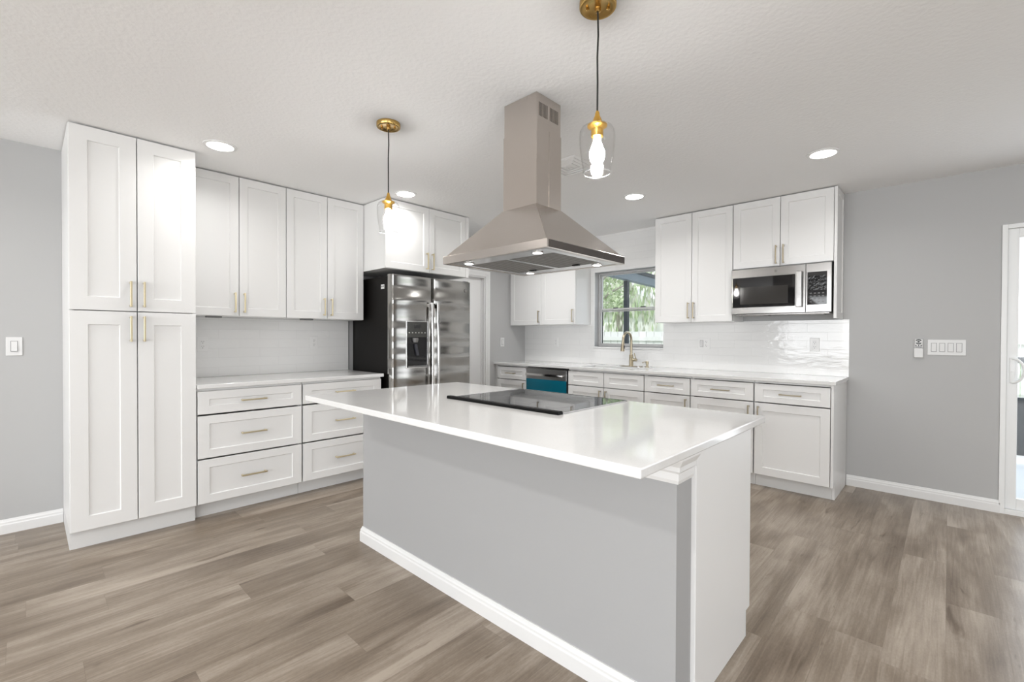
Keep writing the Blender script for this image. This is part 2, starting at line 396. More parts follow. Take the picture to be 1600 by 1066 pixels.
k = obj('door_knob', bm, 'champ', d2, True); k.location = (-0.05, 0.08, 0.95); k.rotation_euler = (0, R(90), 0)

# window over the sink
w1 = bpy.data.objects.new('window_1', None); COL.objects.link(w1); w1.location = (WX0, YB, WZ0)
struct(w1, 'grey aluminium single-hung window above the sink faucet', 'window')
ww, wh = WX1 - WX0, WZ1 - WZ0
def rectframe(bm, x0, x1, z0, z1, y0, y1, t):
    box(bm, x0, x0 + t, y0, y1, z0, z1); box(bm, x1 - t, x1, y0, y1, z0, z1); box(bm, x0 + t, x1 - t, y0, y1, z0, z0 + t); box(bm, x0 + t, x1 - t, y0, y1, z1 - t, z1)
bm = nb(); rectframe(bm, 0.002, ww - 0.002, 0.002, wh - 0.002, 0.075, 0.14, 0.018); obj('window_frame', bm, 'alu', w1, bevel=0.002)
bm = nb(); rectframe(bm, 0.020, ww - 0.020, wh * 0.47, wh - 0.020, 0.105, 0.125, 0.016); obj('upper_sash', bm, 'alu', w1)
bm = nb(); rectframe(bm, 0.020, ww - 0.020, 0.020, wh * 0.47 + 0.038, 0.082, 0.104, 0.018); ls = obj('lower_sash', bm, 'alu', w1, bevel=0.0015)
bm = nb(); rectframe(bm, 0.0195, ww - 0.0195, 0.0195, wh - 0.0195, 0.126, 0.131, 0.014); obj('gasket', bm, 'alud', w1)
for x in (0.2, ww - 0.32):
    bm = nb(); box(bm, x, x + 0.06, 0.082, 0.104, wh * 0.47 + 0.038, wh * 0.47 + 0.048, 0.002); obj('sash_latch', bm, 'black', ls)
bm = nb(); box(bm, 0.035, ww - 0.035, 0.113, 0.117, wh * 0.47 + 0.014, wh - 0.035); obj('upper_pane', bm, 'glass', w1)
bm = nb(); box(bm, 0.037, ww - 0.037, 0.091, 0.095, 0.037, wh * 0.47 + 0.021); obj('lower_pane', bm, 'glass', w1)
bm = nb(); box(bm, -0.004, ww + 0.004, -0.022, 0.075, -0.022, 0.0, 0.003); obj('window_sill', bm, 'quartz', w1)

# sliding patio door at the right
d1 = bpy.data.objects.new('door_1', None); COL.objects.link(d1); d1.location = (SX0, YB, 0)
struct(d1, 'white framed sliding glass patio door at the right end of the back wall', 'door')
sw = SX1 - SX0
bm = nb(); t = 0.03
box(bm, 0.001, t, -0.012, 0.12, 0.0, SZ - 0.001); box(bm, sw - t, sw - 0.001, -0.012, 0.12, 0, SZ - 0.001); box(bm, t, sw - t, -0.012, 0.12, SZ - t, SZ - 0.001); box(bm, t, sw - t, -0.012, 0.12, 0.0, 0.035)
obj('door_frame', bm, 'vinyl', d1, bevel=0.002)
def sash(x0, x1, y0, nm):
    bm = nb(); f = 0.055
    box(bm, x0, x0 + f, y0, y0 + 0.035, 0.036, SZ - t - 0.001); box(bm, x1 - f, x1, y0, y0 + 0.035, 0.036, SZ - t - 0.001)
    box(bm, x0 + f, x1 - f, y0, y0 + 0.035, 0.036, 0.115); box(bm, x0 + f, x1 - f, y0, y0 + 0.035, SZ - t - 0.065, SZ - t - 0.001)
    o = obj(nm, bm, 'vinyl', d1, bevel=0.003)
    bm = nb(); box(bm, x0 + f - 0.004, x1 - f + 0.004, y0 + 0.014, y0 + 0.02, 0.11, SZ - t - 0.06); obj('glass_pane', bm, 'glass', o)
    return o
s1 = sash(t + 0.001, sw / 2 + 0.03, 0.012, 'sliding_panel'); sash(sw / 2 - 0.03, sw - t - 0.001, 0.062, 'fixed_panel')
bm = nb(); hx = t + 0.03
box(bm, hx - 0.014, hx + 0.014, 0.004, 0.0125, 0.92, 1.10, 0.004)
arc = [(hx - 0.002 + 0.055 * math.sin(PI * i / 20), 0.004 - 0.035 * math.sin(PI * i / 20), 1.01 - 0.085 * math.cos(PI * i / 20)) for i in range(21)]
tube(bm, arc, 0.008, 10); obj('pull_handle', bm, 'vinyl', s1, True)
k_ = nb(); tube(k_, [(hx, 0.005, 1.0), (hx, -0.012, 1.0)], 0.007, 10); obj('thumb_latch', k_, 'vinyl', s1, True)

# ------------------------------------------------------------------ backsplashes
bm = nb(); TX1 = -0.607; y0, y1 = YB - 0.009, YB - 0.0005
for a in ((XW + 0.001, WX0, CT + 0.001, ZU + 0.0), (WX0, WX1, CT + 0.001, WZ0 - 0.023), (WX1, TX1, CT + 0.001, 1.388)):
    box(bm, a[0], a[1], y0, y1, a[2], a[3])
box(bm, -3.172, WX0, y0, y1, ZU, ZC - 0.001); box(bm, WX0, WX1, y0, y1, WZ1, ZC - 0.001); box(bm, WX1, -2.192, y0, y1, 1.388, ZC - 0.001)
tag(obj('backsplash', bm, 'tile_x'), 'glossy white subway tile backsplash around the sink window', 'backsplash')
bm = nb(); box(bm, XW + 0.0005, XW + 0.009, 0.78, 2.155, CT + 0.001, ZU - 0.002)
bs = tag(obj('backsplash', bm, 'tile_y'), 'white tile backsplash above the drawer worktop, between pantry and refrigerator', 'backsplash')
bm = nb(); box(bm, XW + 0.0005, XW + 0.012, 2.1555, 2.161, CT + 0.001, ZU - 0.002); obj('edge_trim', bm, 'steel2', bs)

# ------------------------------------------------------------------ cabinets
def bar_pull(parent, x, z, length, vertical, y0=0.0, mat='gold'):
    bm = nb(); r = 0.0055; off = 0.03
    a = length / 2
    if vertical:
        box(bm, x - 0.005, x + 0.005, y0 - off - 0.005, y0 - off + 0.005, z - a, z + a, 0.0015)
        for s in (-1, 1): box(bm, x - 0.005, x + 0.005, y0 - off + 0.004, y0, z + s * (a - 0.008) - 0.005, z + s * (a - 0.008) + 0.005)
    else:
        box(bm, x - a, x + a, y0 - off - 0.005, y0 - off + 0.005, z - 0.005, z + 0.005, 0.0015)
        for s in (-1, 1): box(bm, x + s * (a - 0.008) - 0.005, x + s * (a - 0.008) + 0.005, y0 - off + 0.004, y0, z - 0.005, z + 0.005)
    return obj('handle', bm, mat, parent)

G = 0.0024   # half gap between fronts
def front(parent, name, x0, x1, z0, z1, handle=None, mat='gold', fr=0.058, rail=None):
    bm = nb(); shaker(bm, x0 + G, x1 - G, z0 + G, z1 - G, 0.0, 0.019, fr, 0.008, rail)
    d = obj(name, bm, 'cab', parent)
    if handle: bar_pull(d, *handle, mat=mat)
    return d

def carcass(parent, w, depth, z0, z1, show='', lid=True):
    """open-fronted box behind the doors; an end that shows (l, r) runs up to the doors"""
    bm = nb(); t = 0.016; a, b = 0.0006, w - 0.0006; fa = 0.0205 if 'l' in show else 0.05; fb = 0.0205 if 'r' in show else 0.05
    zt = z1 - t
    box(bm, a, a + t, fa, depth, z0, zt); box(bm, b - t, b, fb, depth, z0, zt)
    if lid: box(bm, a, b, 0.0212, depth, z1 - t, z1)
    else: box(bm, a, b, 0.0212, 0.045, z1 - t, z1)
    box(bm, a + t, b - t, 0.0215, depth, z0, z0 + t); box(bm, a + t, b - t, depth - 0.006, depth, z0 + t, z1 - t)
    return obj('carcass', bm, 'cab', parent)
def toe(parent, w, depth, rec=0.07, x0=0.0):
    bm = nb(); box(bm, x0 + 0.0006, w - 0.0006, rec, depth, 0.0, ZD - 0.001); return obj('toe_kick', bm, 'toe', parent)
LW = R(90)     # units on the left wall look to +x
DEEP = XP - XW - 0.002; SHAL = XU - XW - 0.002
Y0, Y1, Y2, Y3 = 0.166, 0.774, 1.460, 2.142

# tall pantry
p = thing('pantry_cabinet', 'tall white pantry cabinet with four shaker doors, at the left', 'cabinet', (XP, Y0, 0), LW)
w = Y1 - Y0; carcass(p, w, DEEP, ZD, ZT, 'lr'); toe(p, w, DEEP, 0.045)
ZM = 1.378
for z0, z1, hz in ((ZD, ZM, ZM - 0.105), (ZM, ZT, ZM + 0.105)):
    front(p, 'door', 0, w / 2, z0, z1, (w / 2 - 0.032, hz, 0.155, True), fr=0.078); front(p, 'door', w / 2, w, z0, z1, (w / 2 + 0.032, hz, 0.155, True), fr=0.078)

# wall units above the drawers
for i, (a, b, lab) in enumerate(((Y1, Y2, 'white two-door wall cabinet directly beside the tall pantry'), (Y2, Y3, 'white two-door wall cabinet between pantry-side unit and refrigerator'))):
    c = thing('wall_cabinet', lab, 'cabinet', (XU, a + 0.001, ZU), LW); w = b - a - 0.001
    carcass(c, w, SHAL, 0.0, ZT - ZU, 'r' if i else '')
    front(c, 'door', 0, w / 2, 0, ZT - ZU, (w / 2 - 0.032, 0.103, 0.15, True)); front(c, 'door', w / 2, w, 0, ZT - ZU, (w / 2 + 0.032, 0.103, 0.15, True))
    bm = nb(); box(bm, 0.14, 0.24, 0.05, 0.09, -0.012, -0.0005, 0.002); obj('puck_light', bm, 'grey', c)

# drawer bases
for i, (a, b, lab) in enumerate(((Y1, Y2, 'white three-drawer base cabinet right next to the tall pantry'), (Y2, Y3, 'white three-drawer base cabinet next to the refrigerator'))):
    c = thing('drawer_cabinet', lab, 'cabinet', (XP, a + 0.001, 0), LW); w = b - a - 0.002
    carcass(c, w, DEEP, ZD, CB - 0.001, 'r' if i else ''); toe(c, w, DEEP, 0.09)
    for z0, z1 in ((0.704, 0.864), (0.409, 0.699), (ZD, 0.405)):
        front(c, 'drawer', 0.003, w - 0.003, z0 + 0.001, z1 - 0.001, (w / 2, (z0 + z1) / 2, 0.165, False), fr=0.066, rail=0.054)
bm = nb(); box(bm, XW + 0.001, XP + 0.0155, Y1 + 0.002, Y3 + 0.012, CB, CT, 0.003)
tag(obj('countertop', bm, 'quartz'), 'white quartz worktop on the drawer cabinets beside the pantry', 'countertop')

# cabinet above the refrigerator
XFC, YFC, ZFC = -3.55, 3.078, 1.828
c = thing('fridge_top_cabinet', 'white two-door cabinet above the refrigerator', 'cabinet', (XFC, Y3 + 0.002, ZFC), LW); w = YFC - Y3 - 0.002
carcass(c, w, XFC - XW - 0.002, 0, ZT - ZFC, 'lr')
front(c, 'door', 0, w / 2, 0, ZT - ZFC, (w / 2 - 0.032, 0.105, 0.155, True)); front(c, 'door', w / 2, w - 0.016, 0, ZT - ZFC, (w / 2 + 0.032, 0.105, 0.155, True))
bm = nb(); box(bm, w - 0.0155, w + 0.02, 0.0, 0.0195, 0, ZT - ZFC); obj('filler_strip', bm, 'cab', c)

# corner wall unit left of the window
XL0, XL1, XL2 = -4.215, -3.694, -3.176
c = thing('wall_cabinet', 'white two-door wall cabinet in the far corner left of the window', 'cabinet', (XL0, YU, ZU)); w = XL2 - XL0
BD = YB - YU - 0.002
carcass(c, w, BD, 0, ZT - ZU, 'r')
front(c, 'door', 0, XL1 - XL0, 0, ZT - ZU, (XL1 - XL0 - 0.032, 0.103, 0.15, True), 'champ'); front(c, 'door', XL1 - XL0, w, 0, ZT - ZU, (w - 0.032, 0.103, 0.15, True), 'champ')
bm = nb(); box(bm, -0.027, -0.0005, 0.02, BD, 0, ZT - ZU); obj('filler_strip', bm, 'cab', c)

# wall unit right of the window and unit over the microwave
XU1, XU2, XU3 = -2.186, -1.4335, -0.672
c = thing('wall_cabinet', 'white two-door wall cabinet between the window and the microwave', 'cabinet', (XU1, YU, ZU)); w = XU2 - XU1 - 0.001
carcass(c, w, BD - 0.008, 0, ZT - ZU, 'l')
front(c, 'door', 0, w / 2, 0, ZT - ZU, (w / 2 - 0.026, 0.112, 0.155, True), 'champ'); front(c, 'door', w / 2, w, 0, ZT - ZU, (w / 2 + 0.026, 0.112, 0.155, True), 'champ')
ZMB = 1.846
c = thing('wall_cabinet', 'short white two-door wall cabinet above the microwave', 'cabinet', (XU2 + 0.001, YU, ZMB)); w = XU3 - XU2 - 0.001
carcass(c, w, BD, 0, ZT - ZMB)
front(c, 'door', 0, w / 2, 0, ZT - ZMB, (w / 2 - 0.028, 0.097, 0.158, True), 'champ'); front(c, 'door', w / 2, w, 0, ZT - ZMB, (w / 2 + 0.028, 0.097, 0.158, True), 'champ')
bm = nb(); shaker(bm, 0.0, BD - 0.001, 1.392 - ZMB, ZT - ZMB, 0, 0.02, 0.05, 0.006)
bmesh.ops.transform(bm, matrix=Matrix.Translation((w + 0.0215, 0.0, 0)) @ Matrix.Rotation(LW, 4, 'Z'), verts=bm.verts)
obj('end_panel', bm, 'cab', c)

# base units along the back wall
XA, XB_, XC_, XD, XE, XF, XG = -4.200, -3.694, -3.075, -2.158, -1.703, -1.171, -0.638
DB = YB - YF - 0.002; ZS = 0.702; ZDT = 0.858
def base_unit(x0, x1, lab, doors, hdrawer=True, pulls=()):
    c = thing('base_cabinet', lab, 'cabinet', (x0 + 0.0008, YF, 0)); w = x1 - x0 - 0.0016
    carcass(c, w, DB, ZD, CB - 0.001, '', hdrawer); toe(c, w, DB, 0.072)
    n = doors
    for i in range(n):
        a, b = w * i / n + 0.002, w * (i + 1) / n - 0.002
        front(c, 'drawer' if hdrawer else 'false_drawer_front', a, b, ZS + 0.002, ZDT, ((a + b) / 2, (ZS + ZDT) / 2, 0.155, False) if hdrawer else None, 'champ', fr=0.062, rail=0.045)
        hx = b - 0.034 if pulls[i] == 'r' else a + 0.034
        front(c, 'door', a, b, ZD, ZS - 0.002, (hx, ZS - 0.105, 0.15, True), 'champ', fr=0.062)
    return c, w
base_unit(XA, XB_, 'white base cabinet with one drawer, in the far corner left of the dishwasher', 1, True, 'r')
base_unit(XC_, XD, 'wide white sink base cabinet with two doors, right of the dishwasher', 2, False, 'rl')
base_unit(XD, XE, 'narrow white base cabinet just right of the sink base', 1, True, 'r')
base_unit(XE, XF, 'white base cabinet second from the right end of the sink counter', 1, True, 'r')
c, w = base_unit(XF, XG, 'white base cabinet at the right end of the sink counter', 1, True, 'l')
bm = nb(); box(bm, w + 0.0005, w + 0.0175, 0.0, DB, ZD, CB - 0.001, 0.001); box(bm, w + 0.0005, w + 0.0175, 0.072, DB, 0, ZD); obj('end_panel', bm, 'cab', c)
bm = nb(); box(bm, XW + 0.0015, XA - 0.0006, YF + 0.02, YB - 0.002, 0.0, CB - 0.001); tag(obj('filler_panel', bm, 'cab'), 'white filler strip between the grey side wall and the corner base cabinet', 'panel')

# sink worktop, sink, faucet
SKX0, SKX1, SKY0, SKY1 = -2.98, -2.25, 4.235, 4.545
bm = nb(); slab_hole(bm, XW + 0.0015, -0.608, YF - 0.0155, YB - 0.001, CB, CT, SKX0, SKX1, SKY0, SKY1)
tag(obj('countertop', bm, 'quartz', bevel=0.003), 'long white quartz worktop with the sink, along the window wall', 'countertop')
s = thing('sink', 'white undermount sink in the worktop below the window', 'sink', (SKX0, SKY0, CB - 0.2)); sx, sy = SKX1 - SKX0, SKY1 - SKY0
bm = nb(); e = 0.004; zt = 0.1985
box(bm, -0.012, 0, -0.012, sy + 0.012, 0, zt); box(bm, sx, sx + 0.012, -0.012, sy + 0.012, 0, zt); box(bm, 0, sx, -0.012, 0, 0, zt); box(bm, 0, sx, sy, sy + 0.012, 0, zt); box(bm, 0, sx, 0, sy, 0, 0.012)
obj('basin', bm, 'sink', s)
bm = nb(); lathe(bm, [(0.045, 0.0125), (0.045, 0.015), (0.03, 0.0155), (0.028, 0.0128)], (sx / 2, sy / 2, 0), 24); obj('drain', bm, 'steel2', s, True)

FX, FY = -2.556, 4.615
f = thing('faucet', 'champagne bronze gooseneck kitchen faucet below the window', 'faucet', (FX, FY, CT))
bm = nb(); box(bm, -0.125, 0.125, -0.028, 0.028, 0.0005, 0.006, 0.0025); obj('deck_plate', bm, 'champ', f)
bm = nb(); lathe(bm, [(0.026, 0.006), (0.026, 0.012), (0.023, 0.016), (0.0225, 0.125), (0.019, 0.132), (0.015, 0.136)], seg=28); obj('body', bm, 'champ', f, True)
bm = nb(); pts = [(0, 0, 0.134), (0, 0, 0.29)]
cr_ = 0.088
for i in range(1, 17):
    a = PI * i / 16 * 0.98; pts.append((0, -cr_ + cr_ * math.cos(a), 0.29 + cr_ * math.sin(a)))
pts.append((0, -2 * cr_ - 0.002, 0.268))
tube(bm, pts, 0.0135, 16); obj('spout', bm, 'champ', f, True)
bm = nb(); y = -2 * cr_ - 0.003; tube(bm, [(0, y, 0.268), (0, y - 0.004, 0.225), (0, y - 0.008, 0.19), (0, y - 0.011, 0.172)], [0.0165, 0.018, 0.0215, 0.021], 18); sh = obj('spray_head', bm, 'champ', f, True)
bm = nb(); box(bm, 0.0155, 0.021, y - 0.012, y + 0.004, 0.20, 0.235, 0.002); obj('spray_button', bm, 'black', sh)
bm = nb(); tube(bm, [(0.02, 0, 0.075), (0.055, 0, 0.075), (0.068, 0, 0.075)], [0.017, 0.017, 0.014], 18); tube(bm, [(0.058, 0, 0.082), (0.050, -0.01, 0.12), (0.044, -0.014, 0.15)], [0.006, 0.0055, 0.005], 10); obj('lever', bm, 'champ', f, True)

s = thing('soap_dispenser', 'small bronze soap pump on the worktop right of the faucet', 'soap dispenser', (-2.365, 4.615, CT))
bm = nb(); lathe(bm, [(0.023, 0.0005), (0.023, 0.008), (0.012, 0.011), (0.012, 0.03), (0.016, 0.034), (0.017, 0.06), (0.013, 0.066)], seg=20); obj('pump', bm, 'champ', s, True)
bm = nb(); tube(bm, [(0, 0, 0.056), (-0.01, -0.05, 0.060), (-0.012, -0.085, 0.052)], [0.006, 0.005, 0.004], 10); obj('nozzle', bm, 'champ', s, True)
s = thing('air_switch', 'small round metal button on the worktop between faucet and soap pump', 'button', (-2.46, 4.60, CT))
bm = nb(); lathe(bm, [(0.022, 0.0005), (0.022, 0.005), (0.014, 0.008)], seg=20); obj('collar', bm, 'steel2', s, True)
bm = nb(); lathe(bm, [(0.012, 0.0082), (0.012, 0.012)], seg=16); obj('push_button', bm, 'steel2', s, True)

# ------------------------------------------------------------------ dishwasher
d = thing('dishwasher', 'stainless dishwasher with teal protective film, under the sink counter', 'dishwasher', (XB_ + 0.002, YF, 0)); w = XC_ - XB_ - 0.004
bm = nb(); box(bm, 0, w, 0.03, DB, ZD, CB - 0.003); obj('tub_housing', bm, 'black', d)
bm = nb(); box(bm, 0.004, w - 0.014, -0.004, 0.0295, ZD, 0.852, 0.004); dr = obj('door', bm, 'dsteel', d)
bm = nb(); box(bm, w - 0.012, w - 0.0005, -0.002, 0.0295, ZD, 0.866); obj('side_gap', bm, 'black', d)
bm = nb(); box(bm, 0.004, w - 0.014, 0.004, 0.0295, 0.853, 0.868); obj('control_strip', bm, 'steeld', d)
bm = nb(); box(bm, 0.03, w - 0.04, -0.056, -0.036, 0.775, 0.805, 0.006)
for x in (0.05, w - 0.06): tube(bm, [(x, -0.045, 0.79), (x, -0.0045, 0.79)], 0.009, 10)
obj('handle', bm, 'steel2', dr, True)
bm = nb(); box(bm, 0.0045, w - 0.0145, -0.0055, -0.0041, ZD + 0.005, 0.735); obj('protective_film', bm, 'teal', dr, label='teal blue protective film')
bm = nb(); box(bm, 0.002, w - 0.002, 0.075, 0.30, 0.0, ZD - 0.001); obj('toe_kick', bm, 'black', d)

# ------------------------------------------------------------------ microwave
MX0, MX1, MZ0, MZ1, MY = -1.4315, -0.680, 1.430, 1.837, 4.385
m = thing('microwave', 'stainless over-the-counter microwave under the short wall cabinet', 'microwave', (MX0, MY, MZ0)); w = MX1 - MX0; h = MZ1 - MZ0
bm = nb(); box(bm, 0.001, w + 0.004, 0.036, YB - MY - 0.011, 0.012, h + 0.006, 0.002); obj('housing', bm, 'fridge_side', m)
dw = w * 0.765
bm = nb(); box(bm, 0, dw - 0.001, 0, 0.035, 0.012, h, 0.003); dr = obj('door', bm, 'msteel', m)
bm = nb(); box(bm, 0.012, dw - 0.075, -0.003, -0.0004, 0.068, h - 0.075, 0.001); gw = obj('door_window', bm, 'blackgloss', dr)
bm = nb(); box(bm, 0.075, dw - 0.125, -0.0042, -0.0031, 0.095, h - 0.16); obj('viewing_screen', bm, pm('grey_window_screen', (0.035, 0.033, 0.031), 0.10), gw)
bm = nb(); box(bm, dw - 0.062, dw - 0.020, -0.045, -0.026, 0.055, h - 0.055, 0.007)
for z in (0.08, h - 0.08): box(bm, dw - 0.05, dw - 0.032, -0.026, 0.0, z - 0.012, z + 0.012)
obj('handle', bm, 'steel2', dr)
bm = nb(); box(bm, dw + 0.001, w, 0, 0.035, 0.012, h, 0.003); cp = obj('control_housing', bm, 'msteel', m)
film = pm('wrinkled_black_control_film', (0.006, 0.006, 0.007), 0.04, spec=0.35); add_bump(film, 48, 0.4, 0.005, 2)
bm = nb(); box(bm, dw + 0.012, w - 0.03, -0.002, -0.0003, 0.072, h - 0.07, 0.0006); pan = obj('control_panel', bm, 'blackgloss', cp)
bm = nb(); box(bm, dw + 0.02, w - 0.034, -0.0034, -0.0021, 0.19, h - 0.10); obj('panel_film', bm, film, pan)
bm = nb()
for r_ in range(4):
    for c_ in range(4): box(bm, dw + 0.03 + c_ * 0.028, dw + 0.044 + c_ * 0.028, -0.0028, -0.0021, 0.092 + r_ * 0.023, 0.099 + r_ * 0.023)
obj('keypad', bm, 'grey', pan)
bm = nb(); tube(bm, [(dw * 0.62, -0.002, h - 0.036), (dw * 0.62, 0.0001, h - 0.036)], 0.011, 20); tube(bm, [(dw * 0.62, -0.003, h - 0.036), (dw * 0.62, -0.0019, h - 0.036)], 0.008, 20)
obj('round_emblem', bm, 'steeld', dr, True)
bm = nb(); box(bm, 0.02, w - 0.02, 0.05, 0.30, 0.0005, 0.0115, 0.002); un = obj('underside_grille', bm, 'steeld', m)
for x in (0.06, 0.47):
    bm = nb(); box(bm, x, x + 0.22, 0.07, 0.17, -0.004, 0.0004); obj('grease_filter', bm, 'filter', un)

# ------------------------------------------------------------------ refrigerator
XFF, FY0, FY1, FZ = -3.512, 2.188, 3.112, 1.778
r = thing('refrigerator', 'stainless side-by-side refrigerator with black sides and water dispenser', 'refrigerator', (XFF, FY0, 0), LW); w = FY1 - FY0
FD = XFF - XW - 0.03
bm = nb(); box(bm, 0.004, w - 0.004, 0.075, FD, 0.02, FZ - 0.012, 0.004); cs = obj('case', bm, 'fridge_side', r)
bm = nb(); box(bm, 0.03, w - 0.03, 0.09, FD - 0.05, 0.0, 0.02); obj('base_grille', bm, 'black', r)
for x in (0.03, w - 0.09):
    bm = nb(); box(bm, x, x + 0.06, 0.02, 0.13, FZ - 0.011, FZ + 0.008, 0.004); obj('hinge_cover', bm, 'black', r)
def fridge_door(x0, x1):
    """gently bowed front with rounded vertical edges"""
    bm = nb(); prof = []; n = 22; wd = x1 - x0
    for i in range(n + 1):
        s = i / n; e = min(s, 1 - s) * wd
        y = 0.0
        if e < 0.028: y = 0.028 - math.sqrt(max(0.0, 0.028 ** 2 - (0.028 - e) ** 2))
        y += 0.010 * (2 * s - 1) ** 2
        prof.append((x0 + s * wd, y))
    prof = prof + [(x1, 0.07), (x0, 0.07)]
    prism(bm, prof, 'z', 0.06, FZ)
    return bm
XS = 2.632 - FY0
da = obj('freezer_door', fridge_door(0.0, XS - 0.003), 'fsteel', r, True)
db = obj('fridge_door', fridge_door(XS + 0.003, w), 'fsteel', r, True)
for d_, x in ((da, XS - 0.033), (db, XS + 0.031)):
    # straight flat bar, barely bowed, on two stand-offs
    bm = nb(); n_ = 14; A = []; z0, z1 = 0.55, 1.545
    for i in range(n_ + 1):
        q = i / n_; z = z0 + (z1 - z0) * q; y = -0.036 - 0.014 * math.sin(PI * q)
        A.append([bm.verts.new(p) for p in ((x - 0.013, y + 0.004, z), (x - 0.009, y, z), (x + 0.009, y, z), (x + 0.013, y + 0.004, z), (x + 0.013, y + 0.014, z), (x - 0.013, y + 0.014, z))])
    for P_, Q in zip(A, A[1:]):
        for q in range(6): bm.faces.new((P_[q], P_[(q + 1) % 6], Q[(q + 1) % 6], Q[q]))
    bm.faces.new(A[0][::-1]); bm.faces.new(A[-1])
    for z in (z0 + 0.03, z1 - 0.03): box(bm, x - 0.010, x + 0.010, -0.024, 0.012, z - 0.018, z + 0.018)
    obj('handle', bm, 'steel2', d_, True)
# dispenser in the freezer door
DX0, DX1, DZ0_, DZ1_ = 0.150, 0.376, 0.955, 1.365
bm = nb(); rectframe(bm, DX0 - 0.008, DX1 + 0.008, DZ0_ - 0.01, DZ1_ + 0.008, -0.004, 0.012, 0.010); obj('dispenser_bezel', bm, 'steel2', da, bevel=0.002)
bm = nb(); box(bm, DX0 + 0.001, DX1 - 0.001, -0.0025, 0.012, 1.225, DZ1_ - 0.002, 0.001); dp = obj('dispenser_panel', bm, pm('smoky_control_panel', (0.05, 0.05, 0.045), 0.2), da)
bm = nb(); box(bm, DX0 + 0.001, DX1 - 0.001, -0.0012, 0.010, DZ0_, 1.2245); dc = obj('dispenser_recess', bm, 'blackgloss', da)
bm = nb(); box(bm, DX0 + 0.08, DX1 - 0.08, -0.0036, -0.0026, 1.305, 1.335); obj('display', bm, 'black', dp)
pale = pm('pale_button_marks', (0.45, 0.45, 0.42), 0.4)
for i in range(6):
    bm = nb(); box(bm, DX0 + 0.02 + i * 0.034, DX0 + 0.032 + i * 0.034, -0.0036, -0.0026, 1.262, 1.270); obj('control_button', bm, pale, dp)
bm = nb(); lathe(bm, [(0.02, 0), (0.026, 0.02), (0.026, 0.04)], (0.235, -0.012, 1.178), 18); obj('water_nozzle', bm, 'grey', dc, True)
bm = nb()
prism(bm, [(0.222, 1.165), (0.250, 1.165), (0.275, 1.06), (0.245, 1.06)], 'y', -0.016, -0.0013); obj('dispenser_paddle', bm, pm('dark_paddle', (0.03, 0.03, 0.04), 0.25), dc)
bm = nb(); box(bm, DX0 + 0.012, DX1 - 0.012, -0.018, -0.0013, DZ0_ + 0.001, DZ0_ + 0.012, 0.002); obj('drip_tray', bm, 'grey', dc)
bm = nb(); tube(bm, [(w - 0.085, 0.0, 1.690), (w - 0.085, 0.012, 1.690)], 0.017, 24); tube(bm, [(w - 0.085, -0.001, 1.690), (w - 0.085, 0.001, 1.690)], 0.0125, 24); obj('round_emblem', bm, 'steeld', db, True)
bm = nb(); box(bm, 0.0028, 0.0039, 0.13, 0.185, 1.655, 1.695); st = obj('sticker', bm, 'plate', cs, label='small white sticker')
bm = nb()
for i, (a, b) in enumerate(((0.135, 0.148), (0.152, 0.160), (0.164, 0.178))): box(bm, 0.0022, 0.0027, a, b, 1.672, 1.683)
obj('sticker_print', bm, 'grey', st)

# ------------------------------------------------------------------ island
IX0, IX1, IY0, IY1 = -2.570, -0.556, 1.056, 2.132
BX0, BX1, BY0 = -2.554, -0.612, 1.395
isl = thing('kitchen_island', 'kitchen island base with grey painted front and white end panel', 'island', (BX0, BY0, 0)); w = BX1 - BX0
PWL = 0.112; CD = 2.09 - BY0
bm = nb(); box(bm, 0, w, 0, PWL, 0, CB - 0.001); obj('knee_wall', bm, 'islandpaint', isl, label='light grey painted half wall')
bm = nb(); pr = base_profile(0.088)
# baseboard: front run with mitred returns on both ends
def sweep(bm, prof, path):
    """prof = (out, z); path = list of (corner point, outward diagonal)"""
    rings = [[bm.verts.new((c[0] + n_[0] * a, c[1] + n_[1] * a, z)) for a, z in prof] for c, n_ in path]
    for A, B in zip(rings, rings[1:]):
        for i in range(len(prof)):
            j = (i + 1) % len(prof); bm.faces.new((A[i], A[j], B[j], B[i]))
    bm.faces.new(rings[0][::-1]); bm.faces.new(rings[-1])
sweep(bm, pr, [((0, PWL), (-1, 0)), ((0, 0), (-1, -1)), ((w, 0), (1, -1)), ((w, PWL), (1, 0))]); obj('baseboard', bm, 'trim', isl, label='white moulded baseboard')
mz = 0.778
mp_ = [(0, mz), (0.006, mz), (0.010, mz + 0.012), (0.010, mz + 0.034), (0.016, mz + 0.042), (0.016, mz + 0.056), (0.026, mz + 0.072), (0.030, mz + 0.080), (0.030, CB - 0.001), (0, CB - 0.001)]
bm = nb(); sweep(bm, mp_, [((0, PWL), (-1, 0)), ((0, 0), (-1, -1)), ((w, 0), (1, -1)), ((w, PWL), (1, 0))]); obj('crown_moulding', bm, 'trim', isl, label='white stepped moulding under the worktop')
bm = nb(); box(bm, 0.012, w - 0.006, PWL + 0.001, CD - 0.0005, ZD, CB - 0.001); box(bm, 0.012, w - 0.006, PWL + 0.001, CD - 0.06, 0.0, ZD); obj('carcass', bm, 'cab', isl)
bm = nb(); box(bm, w - 0.0055, w + 0.012, PWL + 0.024, CD - 0.0005, ZD, CB - 0.001); box(bm, w - 0.0055, w + 0.012, PWL + 0.024, CD - 0.045, 0.0, ZD)
obj('end_panel', bm, 'cab', isl, label='smooth white end panel')
bm = nb(); box(bm, w - 0.0055, w + 0.016, PWL + 0.001, PWL + 0.0235, 0.0, CB - 0.002, 0.002); obj('corner_trim', bm, 'trim', isl)
